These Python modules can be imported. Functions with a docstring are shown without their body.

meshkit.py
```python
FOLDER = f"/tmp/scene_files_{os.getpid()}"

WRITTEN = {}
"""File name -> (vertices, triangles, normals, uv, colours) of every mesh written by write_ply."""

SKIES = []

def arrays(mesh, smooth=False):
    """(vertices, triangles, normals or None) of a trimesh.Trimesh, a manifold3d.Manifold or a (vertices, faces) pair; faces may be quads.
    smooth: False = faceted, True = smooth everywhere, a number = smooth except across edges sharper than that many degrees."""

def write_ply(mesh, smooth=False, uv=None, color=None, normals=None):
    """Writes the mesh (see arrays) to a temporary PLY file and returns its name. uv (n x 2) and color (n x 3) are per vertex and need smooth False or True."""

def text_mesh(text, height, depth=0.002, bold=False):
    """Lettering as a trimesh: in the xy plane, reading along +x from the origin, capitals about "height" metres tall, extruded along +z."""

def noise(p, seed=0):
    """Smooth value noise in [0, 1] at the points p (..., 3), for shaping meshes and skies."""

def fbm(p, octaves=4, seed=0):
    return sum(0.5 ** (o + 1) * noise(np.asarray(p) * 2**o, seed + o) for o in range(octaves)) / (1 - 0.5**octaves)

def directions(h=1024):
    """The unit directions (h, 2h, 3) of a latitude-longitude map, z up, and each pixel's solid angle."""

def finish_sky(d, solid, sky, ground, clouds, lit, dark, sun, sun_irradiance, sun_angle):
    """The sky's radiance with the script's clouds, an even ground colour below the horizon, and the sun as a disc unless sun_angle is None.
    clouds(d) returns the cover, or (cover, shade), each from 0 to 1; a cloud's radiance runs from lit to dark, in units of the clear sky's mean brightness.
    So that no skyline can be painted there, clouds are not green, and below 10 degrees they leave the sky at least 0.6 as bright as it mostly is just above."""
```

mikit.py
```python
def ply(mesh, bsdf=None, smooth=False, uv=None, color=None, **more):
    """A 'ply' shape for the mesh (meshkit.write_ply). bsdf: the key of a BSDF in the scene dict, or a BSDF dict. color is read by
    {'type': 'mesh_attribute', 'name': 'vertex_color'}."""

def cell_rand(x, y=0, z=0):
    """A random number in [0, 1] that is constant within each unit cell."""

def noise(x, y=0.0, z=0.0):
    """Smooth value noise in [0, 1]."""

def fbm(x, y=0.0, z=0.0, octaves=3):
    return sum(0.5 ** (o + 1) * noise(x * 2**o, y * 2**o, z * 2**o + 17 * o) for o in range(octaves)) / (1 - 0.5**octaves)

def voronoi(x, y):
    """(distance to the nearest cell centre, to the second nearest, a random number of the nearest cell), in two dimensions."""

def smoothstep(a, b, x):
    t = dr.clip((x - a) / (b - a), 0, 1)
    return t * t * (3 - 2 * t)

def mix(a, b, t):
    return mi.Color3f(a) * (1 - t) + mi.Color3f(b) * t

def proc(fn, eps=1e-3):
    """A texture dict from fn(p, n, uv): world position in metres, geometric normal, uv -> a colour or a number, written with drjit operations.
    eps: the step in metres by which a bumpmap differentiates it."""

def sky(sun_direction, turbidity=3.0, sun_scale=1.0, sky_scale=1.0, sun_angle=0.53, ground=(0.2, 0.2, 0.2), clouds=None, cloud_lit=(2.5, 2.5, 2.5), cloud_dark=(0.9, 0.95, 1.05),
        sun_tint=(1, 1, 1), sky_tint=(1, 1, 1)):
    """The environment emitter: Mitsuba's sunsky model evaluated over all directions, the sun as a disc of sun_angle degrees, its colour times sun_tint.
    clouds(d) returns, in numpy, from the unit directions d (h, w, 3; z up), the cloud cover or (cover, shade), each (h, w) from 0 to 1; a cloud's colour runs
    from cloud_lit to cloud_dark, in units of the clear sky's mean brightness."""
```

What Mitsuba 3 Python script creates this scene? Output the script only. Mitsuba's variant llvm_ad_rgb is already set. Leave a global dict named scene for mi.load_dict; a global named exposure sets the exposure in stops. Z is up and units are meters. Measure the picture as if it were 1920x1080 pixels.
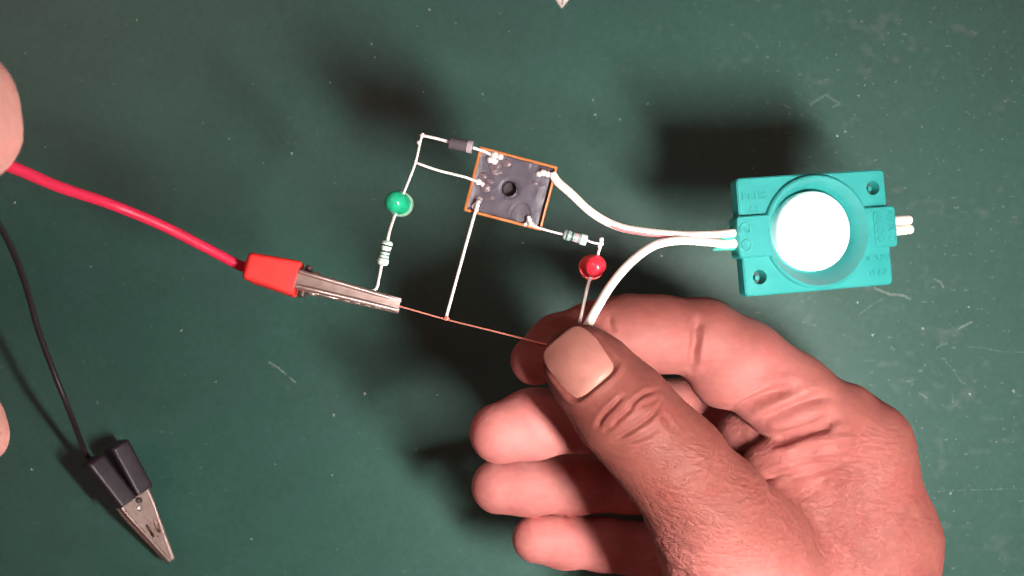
import math, numpy as np, trimesh, mitsuba as mi, mikit, meshkit, drjit as dr
import manifold3d as m3
from shapely.geometry import Polygon, Point
from mikit import proc, noise, fbm, voronoi, cell_rand, smoothstep, mix
T = mi.ScalarTransform4f
scene, labels = {}, {}
rng = np.random.default_rng(7)

# ------------------------------------------------------------------ camera, lamp, exposure (real sizes; built in millimetres, written in metres)
CAM_H, FOC = 302.0, 1844.0            # lens height above the table; focal length in pixels of the 1920 px wide photograph
scene['camera'] = {'type': 'thinlens', 'fov': 2 * math.degrees(math.atan(960 / FOC)), 'fov_axis': 'x', 'near_clip': 0.01, 'far_clip': 10.0,
                   'aperture_radius': 0.0008, 'focus_distance': 0.217,
                   'to_world': T().look_at(origin=[0, 0, CAM_H / 1000], target=[0, 0, 0], up=[0, 1, 0])}
exposure = 0.0
LAMP = np.array([82.0, -54.0, 242.0]); LAMP_RAD = 212.0
scene['room_light'] = {'type': 'constant', 'radiance': {'type': 'rgb', 'value': [0.120, 0.030, 0.028]}}

# ------------------------------------------------------------------ helpers
def W(px, py, z):
    """point in mm on the photograph's pixel at height z (mm) above the table"""
    s = FOC / (CAM_H - z)
    return np.array([(px - 960) / s, (540 - py) / s, z])
def H(px, py, z): return W(px, py, z + 15.0)      # heights of what is held up, counted from 15 mm above the table
def tm(m):
    if hasattr(m, 'to_mesh'):
        q = m.to_mesh(); m = trimesh.Trimesh(np.asarray(q.vert_properties)[:, :3], np.asarray(q.tri_verts), process=False)
    return m
def cat(*ms): return trimesh.util.concatenate([tm(m) for m in ms])
def put(key, mesh, bsdf, smooth=30, mat=None, color=None, **lab):
    mesh = tm(mesh).copy()
    if mat is not None: mesh.apply_transform(mat)
    mesh.apply_scale(0.001)
    k, n = key, 0
    while k in scene:
        n += 1; k = f'{key}_{n:03d}'
    scene[k] = mikit.ply(mesh, bsdf, smooth=smooth, color=color)
    if lab: labels[k] = {{'cat': 'category'}.get(a, a): b for a, b in lab.items()}
    return k
def spline(pts, n=12):
    p = np.array(pts, float)
    if len(p) == 2: return np.linspace(p[0], p[1], n)
    q = np.vstack([2 * p[0] - p[1], p, 2 * p[-1] - p[-2]]); out = []
    for i in range(1, len(q) - 2):
        t = np.linspace(0, 1, n, endpoint=False)[:, None]
        a, b, c, d = q[i - 1], q[i], q[i + 1], q[i + 2]
        out.append(0.5 * (2 * b + (c - a) * t + (2 * a - 5 * b + 4 * c - d) * t**2 + (3 * b - a - 3 * c + d) * t**3))
    return np.vstack(out + [p[-1:]])
def tube(path, r, sides=14, dome=True):
    p = np.array(path, float); r = np.broadcast_to(np.asarray(r, float), (len(p),)).copy()
    if dome:
        d0 = (p[0] - p[1]) / np.linalg.norm(p[0] - p[1]); d1 = (p[-1] - p[-2]) / np.linalg.norm(p[-1] - p[-2])
        p = np.vstack([p[0] + d0 * r[0] * .45, p[0] + d0 * r[0] * .3, p, p[-1] + d1 * r[-1] * .3, p[-1] + d1 * r[-1] * .45])
        r = np.concatenate([[r[0] * .5, r[0] * .85], r, [r[-1] * .85, r[-1] * .5]])
    t = np.gradient(p, axis=0); t /= np.linalg.norm(t, axis=1, keepdims=True)
    a = np.cross(t[0], [0, 0, 1.0] if abs(t[0][2]) < .9 else [1.0, 0, 0]); A = []
    for k in range(len(p)):
        a = a - t[k] * (a @ t[k]); a /= np.linalg.norm(a); A.append(a.copy())
    A = np.array(A); B = np.cross(t, A); th = np.arange(sides) * 2 * np.pi / sides
    v = p[:, None] + r[:, None, None] * (np.cos(th)[None, :, None] * A[:, None] + np.sin(th)[None, :, None] * B[:, None])
    v = v.reshape(-1, 3); i, j = np.meshgrid(np.arange(len(p) - 1), np.arange(sides), indexing='ij'); k = (j + 1) % sides
    f = np.concatenate([np.stack([i * sides + j, i * sides + k, (i + 1) * sides + k], -1).reshape(-1, 3), np.stack([i * sides + j, (i + 1) * sides + k, (i + 1) * sides + j], -1).reshape(-1, 3)])
    n = len(v); v = np.vstack([v, p[:1], p[-1:]]); j = np.arange(sides); k = (j + 1) % sides; o = (len(p) - 1) * sides
    f = np.vstack([f, np.stack([j * 0 + n, k, j], -1), np.stack([j * 0 + n + 1, o + j, o + k], -1)])
    return trimesh.Trimesh(v, f, process=False)
def frame(o, x, up):
    """matrix with local x along x, local z towards up"""
    x = np.array(x, float); x /= np.linalg.norm(x); z = np.array(up, float); z -= x * (z @ x); z /= np.linalg.norm(z)
    m = np.eye(4); m[:3, 0], m[:3, 1], m[:3, 2], m[:3, 3] = x, np.cross(z, x), z, o
    return m
def revolve(profile, n=40): return trimesh.creation.revolve(np.array(profile, float), sections=n)
def extr(poly, h, z=0.0):
    m = trimesh.creation.extrude_polygon(poly, h, engine='earcut'); m.apply_translation([0, 0, z]); return m
def man(m): m = tm(m); return m3.Manifold(m3.Mesh(np.asarray(m.vertices, np.float32), np.asarray(m.faces, np.uint32)))
def rbox(x0, x1, y0, y1, z0, z1, r=0.4):
    """box with rounded edges"""
    s = m3.Manifold.sphere(r, 12)
    return m3.Manifold.batch_hull([s.translate([x, y, z]) for x in (x0 + r, x1 - r) for y in (y0 + r, y1 - r) for z in (z0 + r, z1 - r)])
def blob(c, r, seed, amp=.25, n=2, stretch=(1, 1, 1)):
    m = trimesh.creation.icosphere(n, 1.0); v = m.vertices
    m.vertices = v * (1 + amp * (2 * meshkit.fbm(v * 1.7 + seed * 9.3, 3, seed) - 1))[:, None] * r * np.array(stretch) + np.array(c); return m

# ------------------------------------------------------------------ materials
def rgb(*c): return {'type': 'rgb', 'value': list(c)}
def pr(base, rough=.5, spec=.5, metal=0.0, **k):
    return {'type': 'twosided', 'b': {'type': 'principled', 'base_color': base if isinstance(base, dict) else rgb(*base), 'roughness': rough, 'specular': spec, 'metallic': metal, **k}}
SCR = []      # chalky scratches in the table's surface: polylines in mm on the table
def scr(*pts, w=.35, a=.6): SCR.append(([W(x, y, 0)[:2] for x, y in pts], w, a))
scr((505, 679), (522, 690), (536, 702), w=.55); scr((544, 708), (553, 716), w=.6, a=.5)
scr((1640, 540), (1668, 552), (1690, 553), (1706, 560), w=.7, a=.45); scr((1798, 616), (1822, 604), w=.6, a=.5)
scr((1752, 523), (1762, 528), (1769, 538), w=.5, a=.45); scr((1757, 652), (1765, 647), (1778, 643), w=.35, a=.45)
scr((1808, 650), (1842, 652), (1880, 660), (1925, 660), w=.3, a=.3); scr((1722, 922), (1800, 919), (1925, 916), w=.25, a=.35)
scr((1772, 676), (1790, 697), (1804, 719), w=.4, a=.25); scr((1622, 677), (1640, 675), w=.3, a=.3)
scr((1610, 590), (1630, 575), (1655, 560), w=.5, a=.2); scr((1786, 738), (1787, 760), w=.4, a=.25); scr((1725, 738), (1737, 745), w=.6, a=.35)
scr((1520, 195), (1548, 178), (1575, 195), (1562, 200), w=.7, a=.22); scr((1470, 196), (1482, 204), w=.5, a=.3)
def table_color(p, n, uv):
    x, y = p.x * 1000, p.y * 1000
    c = mix([.038, .127, .098], [.045, .116, .098], fbm(x * .035, y * .035, 3.0))
    c = c * (0.88 + .10 * noise(x * .9, y * .9) + .14 * fbm(x * .06, y * .09, 5.0))
    # dust and fine scuffs, plus the table's sheen painted in, stronger to the right
    wear_sheen = smoothstep(30.0, 140.0, x + .25 * y)
    sc = smoothstep(.62, .9, fbm(x * .22, y * .3, 9.0, 4)) * (.15 + .85 * wear_sheen)
    c = mix(c, [.15, .19, .175], .38 * sc + .12 * wear_sheen)
    d, _, k = voronoi(x * .28 + .5 * noise(x, y), y * .28)
    rad = .05 + .12 * k
    sp = (1 - smoothstep(rad * .5, rad, d)) * dr.select(k < .18 + .35 * wear_sheen, 1.0, 0.0) * (.35 + .4 * k)
    c = mix(c, [.36, .38, .34], sp * .7)
    for pts, w, a in SCR:
        dm = mi.Float(1e9)
        for (x0, y0), (x1, y1) in zip(pts[:-1], pts[1:]):
            ex, ey = x1 - x0, y1 - y0; h = dr.clip(((x - x0) * ex + (y - y0) * ey) / (ex * ex + ey * ey), 0, 1)
            dm = dr.minimum(dm, dr.sqrt(dr.square(x - x0 - h * ex) + dr.square(y - y0 - h * ey)))
        m = (1 - smoothstep(.3 * w, w, dm + .25 * noise(x * 3, y * 3))) * (.5 + .5 * noise(x * 1.6, y * 1.6, 4.0))
        c = mix(c, [.42, .48, .42], m * a)
    return c
def table_bump(p, n, uv): return fbm(p.x * 2200, p.y * 2200, 0.0, 2)
scene['mat_table'] = {'type': 'twosided', 'b': {'type': 'bumpmap', 'arbitrary': proc(table_bump, 1e-4), 'scale': 2e-5,
                      'bsdf': {'type': 'principled', 'base_color': proc(table_color), 'roughness': .42, 'specular': .42}}}
def skin_bump(p, n, uv):
    x, y, z = p.x * 1000, p.y * 1000, p.z * 1000
    wv = .8 * noise(x * .25, y * .25, z * .25)
    g = smoothstep(22.0, 36.0, -y) * smoothstep(18.0, 36.0, x)       # the loose skin over the back of the hand
    a = fbm(x * .22, y * 1.35 + wv * 1.6, z * 1.1, 3); b = fbm(x * 2.4 + 5, y * 2.4, z * 2.4, 2)
    w1 = 1.2 * noise(x * .35, y * .35, z * .35)
    d1, d2, k = voronoi(x * .42 + w1 + .3 * z, y * .85 + w1 + .25 * z)
    e1, e2, k2 = voronoi(x * 1.15 + .5 * z + 7, y * 1.5 + w1)
    line = smoothstep(.0, .28, d2 - d1); line2 = smoothstep(.0, .3, e2 - e1)
    return a * (.10 + .75 * g) + .08 * b + line * (.05 + .15 * g) + .035 * line2
scene['mat_skin'] = {'type': 'twosided', 'b': {'type': 'bumpmap', 'arbitrary': proc(skin_bump, 1.2e-4), 'scale': 6.0e-4,
                     'bsdf': {'type': 'principled', 'base_color': {'type': 'mesh_attribute', 'name': 'vertex_color'}, 'roughness': .55, 'specular': .16, 'sheen': .1}}}
def nail_col(p, n, uv): return mix([.36, .150, .104], [.42, .180, .130], fbm(p.x * 300, p.y * 300, p.z * 300))
scene['mat_nail'] = pr({'type': 'mesh_attribute', 'name': 'vertex_color'}, .45, .22)
scene['mat_steel'] = pr(proc(lambda p, n, uv: mix([.38, .26, .23], [.55, .42, .38], fbm(p.x * 700, p.y * 700, p.z * 700))), .40, .5, .8)
scene['mat_steel_bright'] = pr((.85, .78, .74), .3, .5, .9)
scene['mat_tin'] = pr((.90, .86, .83), .45, .6, .15)
scene['mat_solder'] = pr((.92, .87, .86), .3, .6, .3)
scene['mat_copper'] = pr((.72, .27, .20), .4, .5, .35)
scene['mat_dark_steel'] = pr((.05, .035, .03), .5, .5)
scene['mat_red_vinyl'] = pr(proc(lambda p, n, uv: mix([.78, .030, .028], [.84, .045, .040], fbm(p.x * 500, p.y * 500, p.z * 500))), .48, .5)
scene['mat_red_wire'] = pr((.76, .028, .085), .42, .5)
scene['mat_black_vinyl'] = pr(proc(lambda p, n, uv: mix([.020, .011, .019], [.034, .020, .031], fbm(p.x * 600, p.y * 600, p.z * 600))), .42, .6)
scene['mat_black_wire'] = pr((.030, .022, .024), .35, .6)
scene['mat_white_wire'] = pr(proc(lambda p, n, uv: mix([.78, .70, .62], [.84, .77, .71], fbm(p.x * 260, p.y * 260, p.z * 260))), .42, .5)
def teal_col(p, n, uv):
    return mix([.020, .265, .25], [.040, .33, .315], fbm(p.x * 160, p.y * 160, p.z * 160))
def teal_bump(p, n, uv): return fbm(p.x * 900, p.y * 900, p.z * 900, 3)
scene['mat_teal'] = {'type': 'twosided', 'b': {'type': 'bumpmap', 'arbitrary': proc(teal_bump, 1e-4), 'scale': 6e-5, 'bsdf': {'type': 'principled', 'base_color': proc(teal_col), 'roughness': .4, 'specular': .5}}}
scene['mat_teal_soft'] = pr((.07, .50, .36), .4, .5)
scene['mat_diffuser'] = pr((.80, .80, .81), .4, .4)
scene['mat_pink_bounce'] = pr((.60, .20, .21), .45, .5)
scene['mat_led_green'] = pr((.016, .50, .25), .16, .5, clearcoat=.6, clearcoat_gloss=.9)
scene['mat_led_red'] = pr((.92, .030, .055), .16, .5, clearcoat=.6, clearcoat_gloss=.9)
scene['mat_led_green_rim'] = pr((.30, .46, .36), .3, .5)
scene['mat_led_red_rim'] = pr((.80, .10, .10), .3, .5)
scene['mat_mint'] = pr((.66, .86, .79), .4, .5)
scene['mat_mint_dull'] = pr((.27, .38, .36), .45, .5)
scene['mat_band_dark'] = pr((.06, .09, .085), .45, .5)
scene['mat_band_green'] = pr((.16, .30, .26), .45, .5)
scene['mat_band_pink'] = pr((.62, .40, .42), .45, .5)
scene['mat_diode'] = pr((.10, .083, .092), .4, .6)
scene['mat_diode_band'] = pr((.42, .36, .39), .4, .6)
scene['mat_relay_case'] = pr(proc(lambda p, n, uv: mix([.42, .125, .035], [.60, .25, .10], fbm(p.x * 320, p.y * 320, p.z * 320))), .28, .5)
def epoxy_col(p, n, uv): return mix([.075, .062, .082], [.095, .078, .102], smoothstep(.3, .75, fbm(p.x * 230, p.y * 230, p.z * 230, 4)))
def epoxy_bump(p, n, uv): return fbm(p.x * 480, p.y * 480, p.z * 480, 3)
scene['mat_epoxy'] = {'type': 'twosided', 'b': {'type': 'bumpmap', 'arbitrary': proc(epoxy_bump, 1e-4), 'scale': 1.0e-4, 'bsdf': {'type': 'principled', 'base_color': proc(epoxy_col), 'roughness': .45, 'specular': .4}}}
scene['mat_flux'] = pr((.16, .115, .13), .35, .5)
scene['mat_hole'] = pr((.03, .02, .026), .5, .4)
scene['mat_lamp_shell'] = pr((.05, .05, .05), .5, .5)
scene['mat_foil'] = pr((.88, .78, .74), .38, .5, .2)
scene['mat_dust'] = pr((.55, .60, .54), .7, .3)

# ------------------------------------------------------------------ lamp (an oblong work light beside the camera, above the frame's lower right)
ax = np.array([.55, -.80, 0]); aim = np.array([0, 25.0, 0]) - LAMP
LM = frame(LAMP, ax, -aim)
lens = trimesh.creation.extrude_polygon(Point(-26, 0).buffer(10).union(Point(26, 0).buffer(10)).convex_hull, .6, engine='earcut'); lens.apply_translation([0, 0, -.6])
m = lens.copy(); m.apply_transform(LM); m.apply_scale(.001)
labels['lamp'] = {'label': 'oblong work lamp hanging beside the camera over the table', 'category': 'lamp'}
scene['lamp__diffuser'] = mikit.ply(m, 'mat_diffuser', emitter={'type': 'area', 'radiance': rgb(LAMP_RAD, LAMP_RAD * .955, LAMP_RAD * .90)})
shell = man(extr(Point(-29, 0).buffer(12).union(Point(29, 0).buffer(12)).convex_hull, 16, .1))
put('lamp__housing', shell, 'mat_lamp_shell', 40, LM)

# added light panel, unseen, dim and far; it brightens the table's upper left
CM = frame([-900.0, 620.0, 1500.0], [1, 0, 0], [-.35, .25, 1.0])
cl = rbox(-420, 420, -300, 300, -.6, .6, .5); m = tm(cl).copy(); m.apply_transform(CM); m.apply_scale(.001)
labels['added_light_panel'] = {'label': 'added dim flat light panel, unseen, far above the upper left', 'category': 'added light'}
scene['added_light_panel__diffuser'] = mikit.ply(m, 'mat_diffuser', emitter={'type': 'area', 'radiance': rgb(2.9, 2.15, 2.0)})
put('added_light_panel__tray', rbox(-440, 440, -320, 320, 3, 40, 2), 'mat_lamp_shell', 30, CM)

# ------------------------------------------------------------------ table
tb = trimesh.creation.box([2600, 1900, 30]); tb.apply_translation([0, 0, -15])
put('table', tb, 'mat_table', False, kind='structure', label='dark green work table with chalky scratches and dust specks')
specks = []
for (px, py) in [(547, 288), (697, 83), (703, 108), (619, 155), (805, 18), (905, 177), (404, 716), (472, 1011), (684, 738), (626, 778), (516, 870), (623, 891), (1507, 604), (1608, 567), (1636, 628), (1816, 576), (1833, 578),
                 (1730, 616), (1790, 694), (1818, 739), (1782, 925), (1762, 1070), (1900, 733), (380, 230), (340, 620), (170, 500), (47, 100), (430, 260), (60, 880), (28, 380), (1570, 255), (1585, 247), (1610, 180), (820, 740), (1116, 215), (980, 455), (1240, 480)]:
    r = rng.uniform(.16, .36); b = blob(W(px, py, 0) + [0, 0, .08], r, int(px), .5, 1, (1, rng.uniform(.6, 1.2), .55)); specks.append(b)
for _ in range(160):
    x, y = rng.uniform(-165, 165), rng.uniform(-95, 95)
    if rng.random() > .35 + .65 * (x > 60): continue
    r = rng.uniform(.07, .2); specks.append(blob([x, y, .04], r, int(_), .5, 1, (1, rng.uniform(.5, 1.4), .5)))
put('dust', cat(*specks), 'mat_dust', True, kind='stuff', label='pale dust specks scattered over the green table')

# ------------------------------------------------------------------ alligator clip leads
def jaw_mesh(sign):
    """one half of a clip: tapered channel, flat side outwards; x towards the tip, the pivot at 0; sign 1 above, -1 below"""
    L, B = 25.0, -7.5; parts = []
    pl = Polygon([(B, -2.0), (-2, -2.05), (3, -2.0), (L, -1.5), (L, 1.5), (3, 2.0), (-2, 2.05), (B, 2.0)])
    base = extr(pl, .45, 0); v = base.vertices
    zof = lambda x: np.where(x > 6, 4.2 - 3.1 * (x - 6) / (L - 6), 4.2 + .03 * (6 - x))
    base.vertices[:, 2] += zof(v[:, 0]); parts.append(base)
    for s in (-1, 1):
        prof = [(-7, 4.0), (0, 2.2), (2.6, -.8), (4.4, -1.9), (6, -2.2), (7.6, -1.9), (9.4, -.2), (11, .4)]
        xs = np.arange(12, L - .2, 1.15)
        for i, x in enumerate(xs): prof += [(x, .45 if i % 2 == 0 else -.25)]
        prof += [(L, .1), (L, 1.1)] + [(x, float(zof(np.array(x)))) for x in (20, 12, 6, 0, -7)]
        fl = Polygon(prof).buffer(0)
        if s > 0:   # the window cut in one cheek
            fl = fl.difference(Polygon([(11.6, .8), (15.6, .9), (16.0, 1.6), (12.6, 2.5), (11.4, 1.8)]))
        fl = extr(fl, .42, -.21)
        w = fl.vertices.copy(); xx = w[:, 0]
        half = np.interp(xx, [-10, -2, 3, L], [2.0, 2.05, 2.0, 1.5]) - .22
        fl.vertices = np.c_[xx, s * half + w[:, 2] * (1 if s > 0 else 1), w[:, 1]]
        if s > 0: pass
        fl.fix_normals(); parts.append(fl)
    for s in (-1, 1):      # the rounded bend between plate and cheek
        xs = np.linspace(2.5, L, 12); parts.append(tube(np.c_[xs, s * (np.interp(xs, [-10, -2, 3, L], [2.0, 2.05, 2.0, 1.5]) - .45), zof(xs) - .11], .56, 16))
    m = cat(*parts)
    if sign < 0:
        m.vertices[:, 2] *= -1; m.vertices[:, 1] *= 1.12; m.invert()
    return m
def sleeve_mesh(sign, ext=0.0):
    b = m3.Manifold.sphere(1.5, 20)
    pts = [(2.0, 3.0, 4.2, .8), (2.0, -3.0, 4.2, .8), (2.0, 3.0, .5, .8), (2.0, -3.0, .5, .8), (-7.6, 1.9, 4.6, 1.1), (-7.6, -1.9, 4.6, 1.1), (-7.6, 1.9, 1.0, 1.0), (-7.6, -1.9, 1.0, 1.0), (-7.9, 0, 3.5, 1.2)]
    h = m3.Manifold.batch_hull([m3.Manifold.sphere(r, 20).translate([x, y, z + .4]) for x, y, z, r in [(x - ext * (x < 0), y * (1 + .05 * ext), z + .03 * ext * (x < 0), r * (1 + .03 * ext)) for x, y, z, r in pts]])
    h = h - m3.Manifold.cube([4, 20, 20], True).translate([4.3, 0, 3])
    m = tm(h)
    if sign < 0: m.vertices[:, 2] *= -1; m.invert()
    return m
def rot_y(a, c=(0, 0, 0)): return trimesh.transformations.rotation_matrix(a, [0, 1, 0], c)
def clip(key, M, sleeve_mat, wire_path, wire_r, wire_mat, open_=0.04, ext=0.0, wire=True):
    U, D = M @ rot_y(open_, (6, 0, 0)), M @ rot_y(-open_, (6, 0, 0))
    put(key + '__jaw', jaw_mesh(1), 'mat_steel', 25, U)
    put(key + '__jaw', jaw_mesh(-1), 'mat_steel', 25, D)
    riv = cat(*[revolve([(0, -.5), (.9, -.5), (1.0, -.2), (1.0, .25), (.75, .5), (0, .6)], 24).apply_transform(trimesh.transformations.rotation_matrix(s * -np.pi / 2, [1, 0, 0])).apply_translation([6.0, s * 2.1, .3]) for s in (-1, 1)])
    put(key + '__rivet', riv, 'mat_steel_bright', 35, M)
    th = np.linspace(0, 6 * 2 * np.pi, 150); put(key + '__spring', tube(np.c_[6 + 1.3 * np.cos(th), -1.7 + 3.4 * th / th[-1], .3 + 1.3 * np.sin(th)], .3, 8), 'mat_dark_steel', 40, M)
    put(key + '__hinge_pin', tube([[3.9, -3.1, -.4], [3.9, 3.3, -.4]], .85, 14), 'mat_dark_steel', 40, M)
    put(key + '__sleeve', sleeve_mesh(1, ext), sleeve_mat, 40, U)
    put(key + '__sleeve', sleeve_mesh(-1, ext), sleeve_mat, 40, D)
    if wire: put(key + '__wire', tube(spline(wire_path, 14), wire_r, 18), wire_mat, True)

# red lead, its jaw seen from above and holding the copper wire
tip, back = H(748, 573, 70.6), H(566, 527, 73.0)
d = (tip - back) / np.linalg.norm(tip - back)
RM = frame(tip - d * 25.0 + [0, 0, -.9], d, [0.02, .10, 1])
RW = np.linalg.inv(RM)
labels['alligator_clip_lead'] = {'label': 'red sleeved alligator clip on a red lead, gripping the thin copper wire', 'category': 'alligator clip', 'group': 'alligator clip leads'}
clip('alligator_clip_lead', RM, 'mat_red_vinyl', [H(490, 514, 73.5), H(466, 504, 74), H(440, 493, 75), H(385, 464, 77), (H(300, 421, 81)), H(205, 382, 87), H(110, 350, 99), H(30, 316, 110), H(-40, 292, 116), H(-160, 250, 120), H(-420, 180, 105)], 1.12, 'mat_red_wire', .01)
# black lead, resting on its side near the table
tip, back = W(316, 1047, 6.0), W(224, 896, 12)
d = (tip - back) / np.linalg.norm(tip - back)
side = np.cross([0, 0, 1], d)
BM = frame(tip - d * 24.5, d, -side * .72 + np.array([0, 0, .70]))
labels['alligator_clip_lead_001'] = {'label': 'black sleeved alligator clip on a black lead, lying on the table at lower left', 'category': 'alligator clip', 'group': 'alligator clip leads'}
clip('alligator_clip_lead_001', BM, 'mat_black_vinyl', [W(176, 872, 10), W(160, 848, 12), W(155, 836, 14), W(130, 770, 25), W(98, 690, 30), W(70, 612, 36), W(50, 540, 42), W(28, 480, 50), W(2, 428, 60), W(-50, 360, 75), W(-170, 250, 98), W(-420, 200, 100)], .8, 'mat_black_wire', .03, 5.0)
# a folded scrap of foil at the top edge
def sheet(pts, th=.25):
    p = np.array(pts, float); n = np.cross(p[1] - p[0], p[2] - p[0]); n *= th / np.linalg.norm(n)
    return m3.Manifold.hull_points(np.vstack([p, p + n]))
tp = W(1053, 13, .3)
A, B, C_, D_ = tp, tp + [-4.6, 6.5, 1.2], tp + [.3, 7.5, 2.6], tp + [4.8, 5.5, .8]
labels['foil_scrap'] = {'label': 'small pale folded scrap of foil just reaching in at the top edge', 'category': 'scrap'}
put('foil_scrap__fold', sheet([A, B, C_]), 'mat_foil', False)
put('foil_scrap__fold', sheet([A + [.35, .25, .05], C_ + [.5, 0, -.1], D_]), 'mat_foil', False)
put('foil_scrap__rim', cat(tube(spline([A, B], 8), .35, 10), tube(spline([A, D_], 8), .35, 10), tube(spline([B, B + [1, 8, .2]], 8), .35, 10)), 'mat_foil', True)

# ------------------------------------------------------------------ relay circuit (everything is soldered into one rigid piece)
ZC = 85.0
K = 'relay_circuit'
labels[K] = {'label': 'small relay with green and red indicator lamps, resistors and diode soldered on', 'category': 'relay circuit'}
q = [W(900, 273, ZC), W(1048, 314, ZC), W(1013, 432, ZC), W(867, 396, ZC)]       # TL TR BR BL
c0 = sum(q) / 4; xr = (q[1] - q[0] + q[2] - q[3]); yr = (q[0] - q[3] + q[1] - q[2])
Lx, Ly = np.linalg.norm(xr) / 2, np.linalg.norm(yr) / 2
RL = frame(c0, xr, [.03, -.10, 1.0])
a, b = Lx / 2, Ly / 2
case = rbox(-a, a, -b, b, -15.5, 0, .35) - m3.Manifold.cube([2 * a - 1.3, 2 * b - 1.3, 10], True).translate([.1, 0, 1.0])
put(K + '__relay', case, 'mat_relay_case', 40, RL, label='small box relay seen from its pin side')
# potting with a sunk centre hole, lumpy at the rim
g = trimesh.creation.box([1, 1, 1])
nx, ny = 70, 56
X, Y = np.meshgrid(np.linspace(-a + .72, a - .72, nx), np.linspace(-b + .74, b - .74, ny), indexing='ij')
edge = np.minimum(a - .7 - np.abs(X), b - .7 - np.abs(Y))
Z = -.65 + .24 * meshkit.fbm(np.stack([X * .5, Y * .5, X * 0], -1), 3, 5) + .35 * np.exp(-np.maximum(edge, 0) / .6) * (X < 3)
Z -= .55 * np.exp(-np.maximum(edge, 0) / .9) * (X > a - 4.5) + .3 * (np.hypot(X - 3.5, Y + 4.6) < 2.2)
hole = np.hypot(X + .15, Y + .12)
Z = np.where(hole < 1.55, Z - 2.2, Z) - .25 * np.exp(-((hole - 1.9) / .35) ** 2)
v = np.stack([X, Y, Z], -1).reshape(-1, 3); i, j = np.meshgrid(np.arange(nx - 1), np.arange(ny - 1), indexing='ij'); k = i * ny + j
f = np.concatenate([np.stack([k, k + ny, k + ny + 1], -1).reshape(-1, 3), np.stack([k, k + ny + 1, k + 1], -1).reshape(-1, 3)])
put(K + '__relay__potting', trimesh.Trimesh(v, f, process=False), 'mat_epoxy', True, RL)
put(K + '__relay__vent_hole', revolve([(0, -2.6), (1.5, -2.6), (1.6, -2.2), (1.72, -.35), (1.5, -.28), (1.42, -.6), (1.35, -2.3), (0, -2.35)], 36).apply_translation([-.15, -.12, -.05]), 'mat_hole', 40, RL)
RI = np.linalg.inv(RL)
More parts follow.
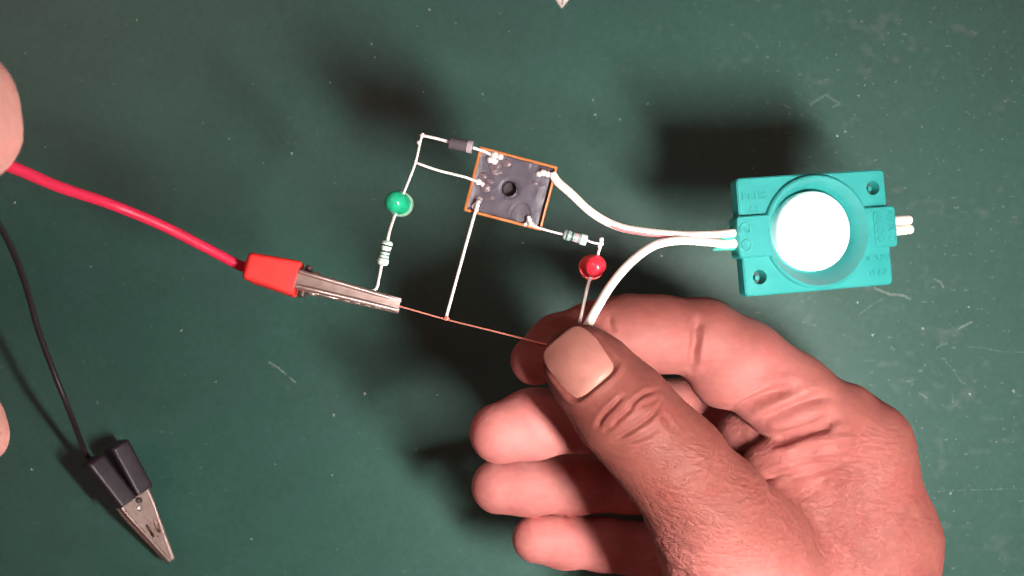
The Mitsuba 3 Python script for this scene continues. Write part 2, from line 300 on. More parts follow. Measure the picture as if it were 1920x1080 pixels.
def local(px, py, z): return trimesh.transform_points([W(px, py, ZC)], RI)[0] * [1, 1, 0] + [0, 0, z]
def solder(pts, seed):
    bl = [blob(local(x, y, z), r, seed + i, .35, 2, (1, 1, .8)) for i, (x, y, z, r) in enumerate(pts)]
    put(K + '__relay__solder_joint', cat(*bl), 'mat_solder', True, RL)
solder([(926, 292, -.1, .95), (920, 300, -.2, .8), (938, 294, -.2, .7), (928, 304, -.3, .75)], 11)
solder([(897, 341, -.2, .7), (905, 345, -.3, .5)], 21)
solder([(893, 385, 0, .75), (896, 379, .0, .55), (888, 388, -.1, .55), (893, 392, .1, .6)], 31)
solder([(1010, 326, -.3, .7), (1018, 324, -.2, .8), (1027, 327, -.2, .7), (1034, 328, -.1, .6)], 41)
solder([(992, 413, -.1, .65), (996, 420, -.1, .7), (991, 408, 0, .45), (1003, 424, .1, .5), (985, 421, -.2, .45)], 51)
put(K + '__relay__flux_residue', cat(*[blob(local(x, y, -.55), r, x, .5, 2, (1, .8, .35)) for x, y, r in [(929, 309, 1.6), (926, 321, 1.1), (905, 330, 1.1), (935, 322, .8), (910, 352, 1.3), (921, 370, .7), (898, 372, .9), (1003, 344, .7), (950, 306, 1.1), (918, 340, .9)]]), 'mat_flux', True, RL)
def lead(pts, r=.31, mat='mat_tin', name='lead_wire', n=6, **lab): put(K + '__' + name, tube(spline(pts, n), r, 12), mat, True, **lab)
z = ZC
lead([W(793, 250, z + 1.2), W(789, 262, z + 1.1), W(780, 302, z + .8), W(768, 335, z + .3), W(756, 364, z - .8)], .30)                       # upright at the left
lead([W(792, 254, z + 1.2), W(800, 255.5, z + 1.3), W(820, 260, z + 1.3), W(845, 267, z + 1.3)], .36)
lead([W(884, 276, z + 1.3), W(900, 281, z + 1.0), W(915, 287, z + .5), W(926, 294, z + .2)], .36)
lead([W(778, 303, z + .7), W(786, 307, z + .8), W(820, 319, z + .8), W(868, 331, z + .5), W(880, 335, z + .3), W(897, 341, z)], .33)
lead([W(896, 378, z + .3), W(893, 390, z + .4), W(868, 480, z - .2), W(836, 597, z + .4)], .38)
lead([W(990, 412, z + .2), W(1000, 423, z + .4), W(1030, 433, z + .6), W(1058, 440, z + .8)], .29)
lead([W(1099, 450, z + .8), W(1112, 455, z + .8), W(1127, 457, z + .9)], .29)
lead([W(1128, 448, z + 1.3), W(1126, 460, z + .9), W(1121, 478, z - .6), W(1117, 492, z - 3)], .36)
lead([W(1110, 512, z - 3), W(1105, 526, z - 1), W(1100, 545, z + 2.6), W(1093, 578, z + 6.2), W(1087, 604, z + 8.6)], .42)
lead([W(744, 396, z - 3), W(739, 408, z - 1.4), W(731, 432, z + .2), W(726, 454, z + .6)], .36)
lead([W(716, 495, z + .6), W(711, 520, z + .9), W(707, 538, z + 1.0), W(702, 544, z + 1.1), W(694, 546, z + 1.2)], .36)
lead([W(735, 570, z + .2), W(752, 575, z + .3), W(837, 599, z + .6), W(930, 622, z + 5.5), W(1000, 640, z + 9.2), W(1030, 647, z + 10.4), W(1075, 658, z + 10.6)], .22, 'mat_copper', 'copper_wire', label='thin reddish copper wire running from the clip into the fingers')
put(K + '__solder_joint', cat(blob(W(791, 255, z + 1.2), .5, 3), blob(W(785, 267, z + 1.1), .48, 4)), 'mat_solder', True)
put(K + '__solder_joint', cat(blob(W(1128, 449, z + 1.2), .55, 5), blob(W(1127, 457, z + .9), .6, 6), blob(W(1124, 462, z + .7), .42, 8)), 'mat_solder', True)
put(K + '__solder_joint', blob(W(837, 597, z + .6), .5, 7, .25, 2, (1.4, 1, .8)), 'mat_copper', True)
def led(px, py, tilt, lens, rim, lab):
    k = put(K + '__led', revolve([(0, 2.0), (.5, 1.98), (1.1, 1.8), (1.7, 1.42), (2.15, .85), (2.4, .1), (2.45, -.7), (2.5, -4.4), (2.3, -4.6), (0, -4.6)], 48), lens, 40, frame(W(px, py, z), np.cross([0, 1, 0], tilt), tilt), label=lab)
    put(k + '__rim', revolve([(0, -5.6), (2.8, -5.6), (2.88, -5.4), (2.88, -4.6), (2.78, -4.42), (2.3, -4.4), (0, -4.4)], 48), rim, 40, frame(W(px, py, z), np.cross([0, 1, 0], tilt), tilt))
led(741, 378, np.array([-.13, .03, 1.0]), 'mat_led_green', 'mat_led_green_rim', 'round green indicator lamp')
led(1117, 498, np.array([.12, .06, 1.0]), 'mat_led_red', 'mat_led_red_rim', 'round red indicator lamp')
def resistor(p0, p1, r, body, bands, lab):
    L = np.linalg.norm(p1 - p0); M = frame(p0, p1 - p0, [0, 0, 1]) @ trimesh.transformations.rotation_matrix(np.pi / 2, [0, 1, 0])
    prof = [(0, 0), (.45, .02), (.8, .18), (1.0, .6), (1.0, 1.2), (.86, 1.7), (.82, 2.2), (.82, L - 2.2), (.86, L - 1.7), (1.0, L - 1.2), (1.0, L - .6), (.8, L - .18), (.45, L - .02), (0, L)]
    k = put(K + '__resistor', revolve([(x * r, y) for x, y in prof], 28), body, 40, M, label=lab)
    for t0, t1, rr, mt in bands:
        put(k + '__band', revolve([(rr * r - .1, t0 * L), (rr * r + .02, t0 * L), (rr * r + .03, (t0 + .01) * L), (rr * r + .03, (t1 - .01) * L), (rr * r + .02, t1 * L), (rr * r - .1, t1 * L)], 28), mt, 40, M)
resistor(W(727.5, 451, z + .7), W(716.5, 498, z + .6), 1.28, 'mat_mint', [(.17, .235, 1.0, 'mat_band_dark'), (.40, .47, .83, 'mat_band_dark'), (.545, .60, .83, 'mat_band_green'), (.68, .73, .9, 'mat_band_green')], 'pale mint resistor below the green lamp')
resistor(W(1055.5, 438.5, z + .8), W(1101, 451.5, z + .8), 1.22, 'mat_mint_dull', [(.13, .2, 1.0, 'mat_band_dark'), (.34, .42, .84, 'mat_band_dark'), (.5, .62, .83, 'mat_band_pink'), (.74, .98, .98, 'mat_mint')], 'dull grey green resistor with a pink band beside the red lamp')
p0, p1 = W(842, 267.5, z + 1.3), W(887, 276.5, z + 1.3); L = np.linalg.norm(p1 - p0)
M = frame(p0, p1 - p0, [0, 0, 1]) @ trimesh.transformations.rotation_matrix(np.pi / 2, [0, 1, 0])
k = put(K + '__diode', revolve([(0, 0), (1.1, 0), (1.3, .2), (1.3, L - .2), (1.1, L), (0, L)], 32), 'mat_diode', 40, M, label='black diode with a pale band')
put(k + '__band', revolve([(1.2, L - 1.35), (1.38, L - 1.32), (1.4, L - 1.2), (1.4, L - .4), (1.34, L - .12), (1.2, L - .1)], 32), 'mat_diode_band', 40, M)

# ------------------------------------------------------------------ light module
MK = 'light_module'
labels[MK] = {'label': 'teal plastic light module with a round white lens and white wires, held above the table', 'category': 'light module'}
ZM = 73.0
o = W(1530, 435, ZM)
xd = np.array([math.cos(math.radians(4.6)), math.sin(math.radians(4.6)), 0]); tl = math.radians(11.0)
xd3 = np.array([xd[0] * math.cos(tl), xd[1] * math.cos(tl), -math.sin(tl)])
yd = np.array([-xd[1], xd[0], 0.0])
ML = frame(o, xd3, np.cross(xd3, yd))
def plate(w, h, r, z0, z1, ch=.35):
    cs = m3.CrossSection.square([w - 2 * r, h - 2 * r], True).offset(r, m3.JoinType.Round, 2, 24)
    e = cs.extrude(z1 - z0 - ch).translate([0, 0, z0]); t = cs.offset(-ch, m3.JoinType.Round, 2, 24)
    return m3.Manifold.batch_hull([e, t.extrude(.02).translate([0, 0, z1 - .02])])
cyl = lambda r0, r1, z0, z1, n=72: m3.Manifold.cylinder(z1 - z0, r0, r1, n).translate([0, 0, z0])
body = plate(37.4, 27.3, 1.2, -3.4, 0)
band = plate(39.8, 9.6, .9, -3.1, 1.4, .3)
ringd = m3.Manifold.batch_hull([cyl(13.2, 13.2, -3, 1.1), cyl(12.9, 12.9, -3, 1.4)])
fil = m3.Manifold.batch_hull([cyl(11, 11, -2, .7), m3.Manifold.cube([33, 9.2, 2.6], True).translate([0, 0, -.6])])
body = body + band + ringd
body = body + cyl(12.2, 13.0, -6.2, -3)
body = body - m3.Manifold.batch_hull([cyl(12.5, 12.5, 1.3, 3), cyl(9.75, 9.75, -4.9, 2).translate([.7, .35, 0])])
for sx, sy in ((-14.9, -9.4), (15.4, 9.4)):
    body = body - cyl(1.55, 1.75, -9, 3, 32).translate([sx, sy, 0])
body = body - m3.Manifold.cube([3.4, 7.6, 1.0], True).translate([18.4, 0, 1.28]).rotate([0, 0, 0]) if False else body
put(MK + '__body', body, 'mat_teal', 35, ML)
put(MK + '__lens', revolve([(0, -.1), (2, -.15), (4.5, -.45), (7, -1.05), (8.9, -1.8), (9.45, -2.6), (9.5, -5.1), (0, -5.1)], 64).apply_translation([.75, .4, 0]), 'mat_diffuser', 40, ML)
for sx, sy in ((-14.9, -9.4), (15.4, 9.4)):
    put(MK + '__screw_post', cyl(.62, .5, -4.5, -.7, 16).translate([sx - .35, sy - .1, 0]), 'mat_teal', 35, ML)
def emb(text, h, x, y, z, ang=0, d=.34, bold=False):
    m = meshkit.text_mesh(text, h, d, bold); bx = m.bounds; m.apply_translation([-(bx[0][0] + bx[1][0]) / 2, -(bx[0][1] + bx[1][1]) / 2, 0])
    m.apply_transform(trimesh.transformations.rotation_matrix(math.radians(ang), [0, 0, 1])); m.apply_translation([x, y, z - .02]); return m
bar = lambda x0, x1, y0, y1, z=0.0, h=.2: trimesh.creation.box(bounds=[[x0, y0, z - .02], [x1, y1, z + h]])
put(MK + '__raised_lettering', cat(emb('RoHS', 1.75, -14.7, 9.4, 0), bar(-17.8, -11.6, 7.75, 8.0), emb('CE', 1.6, -14.7, 6.3, 0)), 'mat_teal', 30, ML)
put(MK + '__raised_lettering', cat(emb('AVIVO', 1.75, 18.45, .2, 1.4, -90), emb('MUCO', 1.75, 15.6, .2, 1.4, -90), bar(14.1, 14.3, -3.9, 3.9, 1.4)), 'mat_teal', 30, ML)
put(MK + '__raised_lettering', cat(emb('DC12V', 1.5, 14.9, -7.1, 0), bar(12.0, 18.0, -8.55, -8.3), bar(12.0, 18.0, -9.1, -8.85), emb('IP67', 1.5, 14.9, -10.5, 0)), 'mat_teal', 30, ML)
ringm = lambda x, y, z: revolve([(1.05, -.02), (1.05, .3), (1.35, .3), (1.35, -.02)], 28).apply_translation([x, y, z])
put(MK + '__polarity_mark', cat(ringm(-18.2, 1.9, 1.4), bar(-18.8, -17.6, 1.8, 2.0, 1.4)), 'mat_teal', 30, ML)
put(MK + '__polarity_mark', cat(ringm(-18.2, -1.9, 1.4), bar(-18.8, -17.6, -2.0, -1.8, 1.4), bar(-18.3, -18.1, -2.5, -1.3, 1.4)), 'mat_teal', 30, ML)
pL = lambda x, y, z: trimesh.transform_points([[x, y, z]], ML)[0]
put(MK + '__wire', tube(spline([pL(21.6, 1.35, -1.6), pL(22.8, 1.35, -1.6), pL(25.3, 1.3, -1.7)], 6), 1.15, 20), 'mat_white_wire', 40, label='cut white wire stub, upper one')
put(MK + '__wire', tube(spline([pL(21.6, -1.05, -1.6), pL(22.8, -1.05, -1.6), pL(25.4, -.95, -1.7)], 6), 1.15, 20), 'mat_white_wire', 40, label='cut white wire stub, lower one')
put(MK + '__wire', tube(spline([W(1036, 327, ZC + .1), W(1046, 341, ZC + .2), W(1072, 364, ZC - .5), W(1099, 390, ZC - 1.6), W(1124, 408, ZC - 2.4), W(1152, 422, ZC - 3), W(1185, 431, ZC - 3), W(1262, 440, ZC - 3), W(1320, 441, ZC - 2.5), pL(-22.5, 1.2, -.4), pL(-19.5, 1.2, -.6)], 12), .95, 20), 'mat_white_wire', True, label='white wire soldered to the relay')
put(MK + '__wire', tube(spline([W(1086, 640, ZC + 9.6), W(1104, 606, ZC + 9.4), W(1122, 573, ZC + 8.4), W(1150, 529, ZC + 5.5), W(1186, 489, ZC + 3), W(1228, 460, ZC - .5), W(1275, 451, ZC - 1.6), W(1330, 454, ZC - 2.5), pL(-22.5, -1.25, -.6), pL(-19.5, -1.25, -.6)], 12), 1.0, 20), 'mat_white_wire', True, label='white wire running into the fingers')
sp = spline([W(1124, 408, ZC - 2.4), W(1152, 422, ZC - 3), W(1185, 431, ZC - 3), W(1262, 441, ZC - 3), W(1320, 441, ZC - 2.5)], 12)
put(MK + '__wire__pink_bounce', tube(sp + [0, -.50, .46], np.r_[np.linspace(.1, .48, 16), np.full(len(sp) - 26, .48), np.linspace(.48, .15, 10)], 14), 'mat_pink_bounce', True)  # pink light bounced onto the wire's underside, built as a thin coloured tube
put(MK + '__strain_relief', cat(tube([pL(-25.2, -2.3, -1.2), pL(-22, -1.9, -1.3), pL(-20, -1.9, -1.4)], [.3, .75, .9], 10), tube([pL(-24.4, .1, -1.1), pL(-22.2, .1, -1.2), pL(-20, .1, -1.3)], [.3, .6, .8], 10)), 'mat_teal_soft', True)

# ------------------------------------------------------------------ hands: one continuous skin each, from a distance field
def surface(fn, lo, hi, h):
    """zero surface of fn on a grid of spacing h (surface nets, evaluated only in blocks near the surface), vertices pulled onto the surface"""
    lo = np.array(lo, float); B = 12; nb = np.ceil((np.array(hi) - lo) / (h * B)).astype(int); n = nb * B + 1
    F = np.full(n, 5.0, np.float32)
    cen = lo + (np.stack(np.meshgrid(*[np.arange(k) for k in nb], indexing='ij'), -1).reshape(-1, 3) + .5) * B * h
    fc = fn(cen); near = np.abs(fc) < B * h * .5 * 1.7321 * 1.15 + 2.0
    idx = np.round((cen - lo) / (B * h) - .5).astype(int)
    off = np.stack(np.meshgrid(*[np.arange(B + 1)] * 3, indexing='ij'), -1).reshape(-1, 3)
    for (bi, isn, f0) in zip(idx, near, fc):
        s = tuple(slice(b * B, b * B + B + 1) for b in bi)
        if not isn and f0 < 0: F[s] = np.minimum(F[s], -5)
    todo = idx[near]
    for c in range(0, len(todo), 200):
        blk = todo[c:c + 200]; g = blk[:, None] * B + off[None]
        F[tuple(g.reshape(-1, 3).T)] = fn(lo + g.reshape(-1, 3) * h)
    S = F < 0
    cs = np.array([[i, j, k] for i in (0, 1) for j in (0, 1) for k in (0, 1)])
    cnt = sum(S[i:n[0] - 1 + i, j:n[1] - 1 + j, k:n[2] - 1 + k].astype(np.int8) for i, j, k in cs)
    act = np.argwhere((cnt > 0) & (cnt < 8)); vid = np.full(n - 1, -1, np.int32); vid[tuple(act.T)] = np.arange(len(act))
    acc = np.zeros((len(act), 3)); w = np.zeros(len(act))
    for a_ in range(8):
        for b_ in range(a_ + 1, 8):
            if np.abs(cs[a_] - cs[b_]).sum() != 1: continue
            fa, fb = F[tuple((act + cs[a_]).T)], F[tuple((act + cs[b_]).T)]; x = (fa < 0) != (fb < 0)
            t = np.where(x, fa / np.where(x, fa - fb, 1), 0)[:, None]
            acc += np.where(x[:, None], cs[a_] + t * (cs[b_] - cs[a_]), 0); w += x
    V = lo + (act + acc / w[:, None]) * h
    faces = []
    for ax_ in range(3):
        e = np.zeros(3, int); e[ax_] = 1; u, v_ = [q for q in np.eye(3, dtype=int) if q[ax_] == 0]
        sl0 = [slice(1, n[q] - 1) for q in range(3)]; sl0[ax_] = slice(0, n[ax_] - 1); sl1 = list(sl0); sl1[ax_] = slice(1, n[ax_])
        A0, A1 = S[tuple(sl0)], S[tuple(sl1)]; p = np.argwhere(A0 != A1); st = np.ones(3, int); st[ax_] = 0; flip = A0[tuple(p.T)]; p = p + st
        Q = np.stack([vid[tuple((p - u - v_).T)], vid[tuple((p - v_).T)], vid[tuple(p.T)], vid[tuple((p - u).T)]], -1)
        if ax_ == 1: flip = ~flip
        Q = np.where(flip[:, None], Q, Q[:, ::-1]); faces += [Q[:, [0, 1, 2]], Q[:, [0, 2, 3]]]
    Fc = np.vstack(faces)
    for _ in range(2):
        g = np.stack([(fn(V + d) - fn(V - d)) / .4 for d in np.eye(3) * .2], -1); g /= np.maximum(np.linalg.norm(g, axis=1, keepdims=True), .3)
        V = V - np.clip(fn(V), -.5 * h, .5 * h)[:, None] * g
    return trimesh.Trimesh(V, Fc, process=False)
def cone(p, A, B):
    a_, ra = np.asarray(A[:3], float), A[3]; b_, rb = np.asarray(B[:3], float), B[3]
    ba = b_ - a_; pa = p - a_; hh = np.clip(pa @ ba / (ba @ ba), 0, 1)
    return np.linalg.norm(pa - hh[:, None] * ba, axis=1) - (ra + (rb - ra) * hh)
def smin(x, y, k): hh = np.maximum(k - np.abs(x - y), 0) / k; return np.minimum(x, y) - hh * hh * k * .25
def chain(p, js, k=1.5):
    d_ = cone(p, js[0], js[1])
    for A, B in zip(js[1:-1], js[2:]): d_ = smin(d_, cone(p, A, B), k)
    return d_
def ell(p, c, r, R=None):
    q = p - c
    if R is not None: q = q @ R
    kk = np.linalg.norm(q / r, axis=1); k2 = np.linalg.norm(q / (np.array(r) ** 2), axis=1)
    return kk * (kk - 1) / np.maximum(k2, 1e-6)
def HL(px, py, z): return H(px, py, z + LIFT)
def J(px, py, z, r): return np.append(HL(px, py, z), r)
def sst(a, b, x): t = np.clip((x - a) / (b - a), 0, 1); return t * t * (3 - 2 * t)

LIFT = 9.0
THUMB = [J(1086, 676, 77, 7.3), J(1110, 702, 77.5, 8.3), J(1166, 766, 77.5, 9.7), J(1215, 820, 77, 9.8), J(1262, 868, 76, 10.6), J(1330, 960, 72, 12.6), J(1375, 1030, 66, 15.5), J(1470, 1200, 58, 18), J(1600, 1460, 52, 18)]
INDEX = [J(1003, 676, 62.5, 5.4), J(1049, 651, 63, 7.0), J(1118, 632, 63, 7.7), J(1180, 627, 62.5, 8.5), J(1235, 626, 61.5, 8.3), J(1318, 634, 60, 8.6), J(1390, 680, 60, 9.6), J(1480, 745, 59, 9.9), J(1560, 803, 58, 10.0), J(1612, 846, 57, 11.0)]
MIDDLE = [J(938, 812, 57, 6.9), J(1000, 795, 54, 7.7), J(1090, 783, 46, 7.8), J(1180, 777, 35, 8.4), J(1310, 776, 22, 9.6), J(1470, 830, 28, 10), J(1610, 905, 36, 11)]
RING = [J(935, 912, 27, 6.95), J(990, 910, 26, 7.4), J(1080, 906, 24, 7.6), J(1180, 903, 16, 8.1), J(1310, 905, 12, 8.9), J(1450, 950, 24, 9), J(1590, 1010, 27, 11)]
PINKY = [J(1006, 1010, 24, 6.2), J(1060, 1014, 22, 6.9), J(1130, 1020, 17, 6.8), J(1230, 1035, 10, 7.6), J(1320, 1050, 6, 8.2), J(1450, 1090, 8, 8.8), J(1560, 1130, 14, 9.6)]
WR = HL(1640, 1620, 42)
def hand_field(p):
    th = chain(p, THUMB, 3.0); ix = chain(p, INDEX, 2.0)
    ix = smin(ix, ell(p, HL(1364, 702, 61), (8.6, 7.8, 7.5)), 2.0)                            # soft flesh of the index finger's base joint
    folds = np.minimum(smin(cone(p, J(1406, 818, 47.5, 7.6), J(1500, 772, 55.5, 6.6)), cone(p, J(1500, 772, 55.5, 6.6), J(1590, 770, 58.5, 6.2)), 2), 99)
    f2 = smin(cone(p, J(1437, 878, 60.5, 5.6), J(1545, 822, 63.5, 6.6)), cone(p, J(1545, 822, 63.5, 6.6), J(1635, 826, 59, 8)), 2)
    ix = smin(smin(ix, folds, .7), f2, .6)
    ix = smin(ix, cone(p, J(1490, 830, 50, 8), J(1590, 800, 53, 9)), 1.5); ix = smin(ix, cone(p, J(1492, 902, 55.5, 7.5), J(1590, 890, 56, 10)), 2.5)
    mi_, ri, pi_ = chain(p, MIDDLE, 2.5), chain(p, RING, 2.5), chain(p, PINKY, 2.5)
    pal = smin(cone(p, J(1612, 846, 57, 11), J(1650, 1010, 56, 12.4)), cone(p, J(1650, 1010, 56, 12.4), np.append(HL(1640, 1500, 54), 15)), 4)
    pal = smin(pal, cone(p, J(1580, 950, 56.5, 10), np.append(HL(1600, 1350, 55), 17)), 7)        # muscle between thumb and index metacarpals
    pal = smin(pal, cone(p, J(1500, 950, 55.5, 8.5), np.append(HL(1560, 1250, 52), 17)), 5)
    for A, rr in ((MIDDLE[-1], 14), (RING[-1], 14), (PINKY[-1], 13)):
        pal = smin(pal, cone(p, A, np.append(WR + (A[:3] - WR) * .15, rr)), 5)
    pal = smin(pal, cone(p, np.append(WR, 24), np.append(HL(1780, 2050, 50), 27)), 12)
    t = sst(24, 52, p[:, 0] - .25 * p[:, 1]) ; kk = .5 + 5.5 * sst(46, 62, p[:, 0] - .3 * (p[:, 1] + 40))
    d_ = smin(ix, pal, 1.0 + 3 * sst(66, 80, p[:, 0]))
    fing = np.minimum(np.minimum(mi_, ri), pi_)
    d_ = smin(d_, fing, .5 + 6 * sst(52, 74, p[:, 0]))
    return smin(d_, th, kk)
hand = surface(hand_field, [-16, -150, 1], [112, 6, 122], .42)
hand = hand.split(only_watertight=False); hand = max(hand, key=lambda q: len(q.faces))
V = np.array(hand.vertices); N = np.array(hand.vertex_normals)
# skin creases: curves on the skin, sunk with a lip on both sides
def crease(pts, depth, w, lip=.25, zr=9.0):
    global V
    P = spline([H(x, y, zz + LIFT) for x, y, zz in pts], 8); dm = np.full(len(V), 1e9); fade = np.zeros(len(V)); tot = len(P) - 1
    box = (V[:, 0] > P[:, 0].min() - 6) & (V[:, 0] < P[:, 0].max() + 6) & (V[:, 1] > P[:, 1].min() - 6) & (V[:, 1] < P[:, 1].max() + 6)
    I = np.where(box)[0]; dd = np.linalg.norm(V[I][:, None, :2] - P[None, :, :2], axis=2); kx = dd.argmin(1); dm = dd.min(1)
    s = kx / tot; fade = np.clip(np.minimum(s, 1 - s) * 5, .15, 1) ** .7
    ok = (np.abs(V[I, 2] - P[kx, 2]) < zr) & (N[I, 2] > -.1)
    g = -depth * np.exp(-(dm / w) ** 2) + lip * depth * np.exp(-((dm - 2.1 * w) / (1.1 * w)) ** 2)
    V[I] += (g * fade * ok * np.clip(N[I, 2] + .3, 0, 1))[:, None] * N[I]
zt = 86
for pts, dp, w in [([(1121, 803), (1125, 787), (1138, 770), (1152, 756), (1166, 742)], .6, .42), ([(1150, 790), (1166, 777), (1179, 766), (1184, 755), (1208, 738), (1237, 733)], .6, .40), ([(1150, 824), (1172, 812), (1192, 798), (1222, 777), (1241, 752)], .6, .42),
                   ([(1132, 806), (1146, 799), (1160, 783)], .35, .4), ([(1140, 835), (1170, 828), (1200, 820), (1235, 800)], .3, .5), ([(1150, 848), (1185, 842), (1225, 832)], .25, .5), ([(1195, 760), (1215, 755), (1236, 745)], .3, .4), ([(1240, 775), (1252, 790), (1262, 806)], .25, .6)]:
    crease([(x, y, zt) for x, y in pts], dp, w)
for pts, dp, w, zz in [([(1308, 601), (1303, 622), (1302, 650), (1298, 690)], 1.4, .8, 68), ([(1316, 606), (1308, 640), (1290, 668)], .4, .5, 68), ([(1142, 592), (1143, 610), (1148, 628)], .6, .55, 70), ([(1138, 610), (1160, 622)], .3, .5, 70),
                       ([(1352, 780), (1385, 770), (1420, 749), (1450, 734), (1482, 727)], 2.2, 1.2, 66), ([(1425, 788), (1455, 772), (1483, 757), (1515, 746), (1545, 740)], 1.5, 1.1, 66), ([(1395, 700), (1425, 688), (1460, 680)], .3, 1.0, 69), ([(1405, 715), (1440, 700), (1480, 695)], .25, .9, 69),
                       ([(1440, 832), (1470, 822), (1499, 808), (1530, 795), (1556, 788)], 1.8, 1.2, 66), ([(1414, 897), (1440, 893), (1470, 886), (1515, 872), (1571, 862)], .8, .9, 66), ([(1540, 905), (1580, 898), (1630, 896)], .3, 1.0, 68),
                       ([(1490, 870), (1540, 858), (1600, 850)], .45, .8, 68), ([(1500, 848), (1560, 832), (1620, 826)], .4, .8, 68), ([(1530, 815), (1565, 808), (1600, 806)], .4, .7, 68), ([(1222, 1012), (1250, 1008), (1290, 1006)], .5, .8, 74), ([(1225, 1052), (1260, 1060), (1290, 1068)], .6, 1.0, 72)]:
    crease([(x, y, zz) for x, y in pts], dp, w, zr=11)
# loose skin: fine transverse folds over the knuckle and the web
P = V.copy()
wz = sst(30, 55, P[:, 0]) * sst(20, 34, -P[:, 1]) * np.clip(N[:, 2], 0, 1)
hand.vertices = V; trimesh.smoothing.filter_taubin(hand, .5, .53, iterations=4); V = np.array(hand.vertices); N = np.array(hand.vertex_normals); P = V.copy()
ph = meshkit.fbm(np.c_[P[:, 0] * .12, P[:, 1] * .12, P[:, 2] * .1], 3, 2) * 7
V += N * ((np.abs(np.sin((P[:, 1] * 2.0 + ph))) ** .6 - .6) * .17 * wz * meshkit.noise(P * .16, 8) + (meshkit.fbm(P * .45, 3, 4) - .5)[:] * .30 * (.12 + wz))[:, None]
# the thumb nail's bed
na = np.array([1050.0, 636.0]) - [1112, 710]; na = na * [1, -1] / np.linalg.norm(na); nb_ = np.array([na[1], -na[0]])
nc = H(1083, 677, 84 + LIFT)[:2]; NW, NL = 5.9, 6.0
def nail_sd(xy, gw=0.0):
    q = xy - nc; u = q @ nb_; v_ = q @ na
    wd = NW * (1 - .10 * np.clip(v_ / NL, 0, 1.2) ** 2) + gw; ex = np.abs(u) / wd; ey = np.abs(v_ + .25 * (u / NW) ** 2) / (NL + gw)
    return ((ex ** 5.5 + ey ** 5.5) ** (1 / 5.5) - 1) * NL, u, v_
top = (V[:, 2] > 98) & (N[:, 2] > -.15) & (np.hypot(*(V[:, :2] - nc).T) < 14)
sd, u_, v_ = nail_sd(V[:, :2]); up_ = np.clip(N[:, 2] + .2, 0, 1)
fold = .62 * np.exp(-((sd - .55) / .6) ** 2) * sst(NL * .75, NL * .1, v_) - .45 * sst(.35, -.35, sd)
V += N * (fold * top * up_)[:, None]
hand.vertices = V
N = np.array(hand.vertex_normals)
# colour of the skin: brown on the back, pale and pink on the pads and the palm side
def skin_color(Vx, pads, seed, pale=0.0):
    n1 = meshkit.fbm(Vx * .12, 4, seed)[:, None]; n2 = meshkit.fbm(Vx * .9, 3, seed + 5)[:, None]; n3 = meshkit.fbm(Vx * np.array([.35, 1.6, 1.0]), 3, seed + 9)[:, None]
    back = np.array([.168, .050, .040]); palm = np.array([.53, .184, .168])
    c = back * (1 - pads[:, None]) + palm * pads[:, None]
    c = c * (.86 + .28 * n1) * (.9 + .2 * n2) * (.93 + .14 * n3)
    red = sst(.45, .75, meshkit.fbm(Vx * .2 + 40, 3, seed + 2))[:, None]
    return np.clip(c * (1 - red * np.array([.0, .12, .10])), 0, 1)
cc = np.zeros(len(V)) 
dth, dix = chain(V, THUMB, 3.0), chain(V, INDEX, 2.0)
oth = np.minimum(np.minimum(chain(V, MIDDLE), chain(V, RING)), chain(V, PINKY))
pads = np.where((oth < np.minimum(dth, dix)) & (V[:, 0] < 60), 1.0, .0)
pads = np.maximum(pads, np.where(dix < np.minimum(dth, oth), sst(-6, 12, (V[:, 1] * -1) + .45 * V[:, 0] * 0 - 4) * .42 * sst(85, 55, V[:, 0]), 0))
pads = np.maximum(pads, np.maximum(.13 * sst(42, 60, V[:, 0]), .62 * sst(42, 64, -V[:, 1] - .30 * np.maximum(V[:, 0] - 40, 0))))
# soften borders
from scipy.sparse import coo_matrix
E = hand.edges_unique; A = coo_matrix((np.ones(2 * len(E)), (np.r_[E[:, 0], E[:, 1]], np.r_[E[:, 1], E[:, 0]])), shape=(len(V),) * 2).tocsr(); A = A.multiply(1 / np.maximum(A.sum(1), 1)).tocsr()
for _ in range(14): pads = A @ pads
put('hand', hand, 'mat_skin', True, color=skin_color(V, pads, 3), cat='hand', label='right hand from lower right pinching the copper wire between thumb and forefinger')
# the thumb nail as a plate of its own
gu, gv = np.meshgrid(np.linspace(-1, 1, 41), np.linspace(-1, 1, 37), indexing='ij')
r_ = (np.abs(gu) ** 5.5 + np.abs(gv) ** 5.5) ** (1 / 5.5); m_ = np.maximum(np.abs(gu), np.abs(gv)); sq = np.where(r_ > 0, m_ / np.maximum(r_, 1e-9), 1)
gu, gv = gu * sq, gv * sq
vv = gv * NL - .25 * gu ** 2; uu = gu * NW * (1 - .10 * np.clip(gv, 0, 1) ** 2)
xy = nc + .965 * uu[..., None] * nb_ + (.975 * vv[..., None]) * na
zz = np.full(uu.shape, 120.0); pts = np.dstack([xy, zz]).reshape(-1, 3)
for _ in range(40):
    pts[:, 2] -= np.clip(hand_field(pts) * .8, -2, 2)
zf = pts[:, 2]; bad = zf < 96
Aq = np.c_[np.ones(zf.size), uu.ravel(), vv.ravel(), uu.ravel() ** 2, vv.ravel() ** 2, uu.ravel() * vv.ravel(), uu.ravel() ** 4, vv.ravel() ** 3]
core = (~bad) & (r_.ravel() < .93)
co = np.linalg.lstsq(Aq[core], zf[core], rcond=None)[0]; zfit = (Aq @ co).reshape(uu.shape)
zfit = zfit - .05 - .30 * np.clip(m_ - .85, 0, 1) / .15 * (gv < .2)
n_, k_ = uu.shape; vt = np.dstack([xy, zfit]).reshape(-1, 3); vb = vt - [0, 0, .9]
i, j = np.meshgrid(np.arange(n_ - 1), np.arange(k_ - 1), indexing='ij'); q0 = i * k_ + j
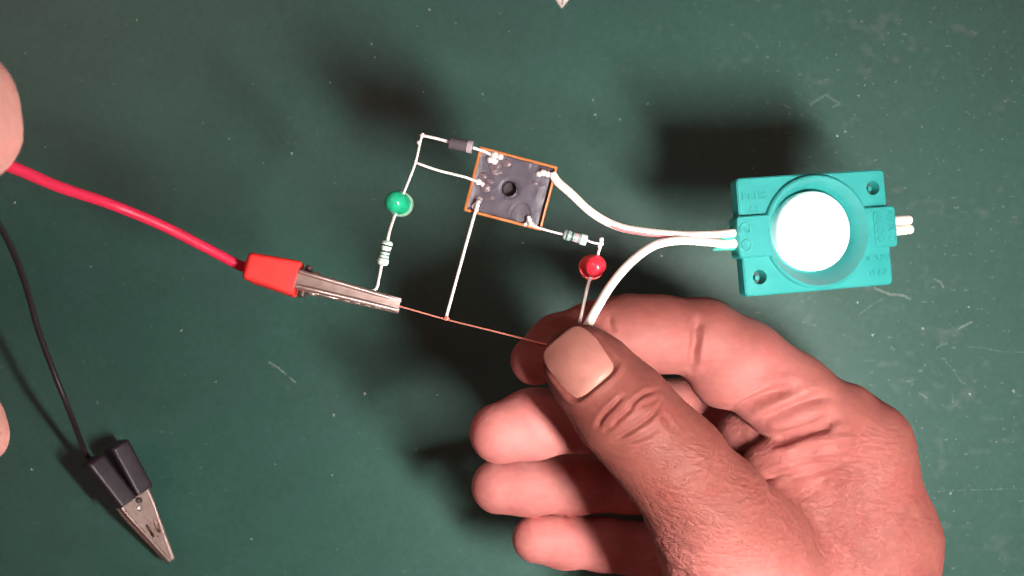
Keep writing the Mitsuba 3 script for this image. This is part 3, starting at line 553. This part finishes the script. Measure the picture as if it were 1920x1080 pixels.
ft = np.concatenate([np.stack([q0, q0 + k_, q0 + k_ + 1], -1).reshape(-1, 3), np.stack([q0, q0 + k_ + 1, q0 + 1], -1).reshape(-1, 3)])
rim_ = np.concatenate([np.arange(k_), np.arange(1, n_) * k_ + k_ - 1, (n_ - 1) * k_ + np.arange(k_ - 2, -1, -1), np.arange(n_ - 2, 0, -1) * k_]); r2 = np.roll(rim_, -1); nn = len(vt)
nail = trimesh.Trimesh(np.vstack([vt, vb]), np.vstack([ft, ft[:, ::-1] + nn, np.stack([rim_, rim_ + nn, r2 + nn], -1), np.stack([rim_, r2 + nn, r2], -1)]), process=False)
nail.fix_normals()
gvn = np.r_[gv.ravel(), gv.ravel()][:, None]; gun = np.r_[gu.ravel(), gu.ravel()][:, None]
nv = np.array(nail.vertices); ncol = np.array([.35, .142, .115]) * (.88 + .24 * meshkit.fbm(nv * .5, 3, 6)[:, None]) * (1 + .012 * np.sin(gun * 26 + 2 * gvn))
ncol = ncol + (np.array([.50, .27, .20]) - ncol) * .25 * sst(-.55, -.85, gvn + .35 * gun ** 2); ncol = ncol + (np.array([.50, .27, .19]) - ncol) * .3 * sst(.7, .95, gvn - .1 * gun ** 2)
put('hand__thumbnail', nail, 'mat_nail', True, color=ncol)

# left hand: two fingertips reach into the picture, the rest lies outside it
LT = [J(-80, 176, 131, 7.6), J(-92, 232, 131, 8.8), J(-200, 180, 128, 10.5), J(-330, 120, 100, 13)]
LI = [J(-82, 272, 120, 6.2), J(-110, 320, 116, 8.0), J(-200, 400, 92, 9.3), J(-380, 420, 85, 11)]
LM_ = [J(-34, 824, 92, 4.6), J(-66, 798, 92, 7.0), J(-170, 720, 90, 8.4), J(-330, 600, 80, 9.5), J(-430, 480, 80, 11)]
def left_field(p):
    d_ = np.minimum(chain(p, LT, 4), chain(p, LI, 2)); d_ = np.minimum(d_, chain(p, LM_, 2))
    pal = smin(cone(p, LT[-1], np.append(H(-560, 330, 85), 20)), cone(p, LM_[-1], np.append(H(-560, 330, 85), 18)), 8)
    pal = smin(pal, cone(p, LI[-1], np.append(H(-560, 330, 85), 20)), 8); pal = smin(pal, cone(p, np.append(H(-560, 330, 85), 22), np.append(H(-760, 250, 80), 25)), 8)
    return smin(d_, pal, 5)
left = surface(left_field, [-230, -75, 60], [-70, 75, 168], .9)
left = max(left.split(only_watertight=False), key=lambda q: len(q.faces))
put('hand_001', left, 'mat_skin', True, color=np.clip(skin_color(np.array(left.vertices), np.full(len(left.vertices), 1.0), 17) * [1.35, 1.85, 1.75], 0, .82), cat='hand', label='left hand at the left edge, only pale fingertips in view, brightened in colour as if strongly lit, holding the red lead')  # skin colour lifted to stand in for bright light on these fingertips
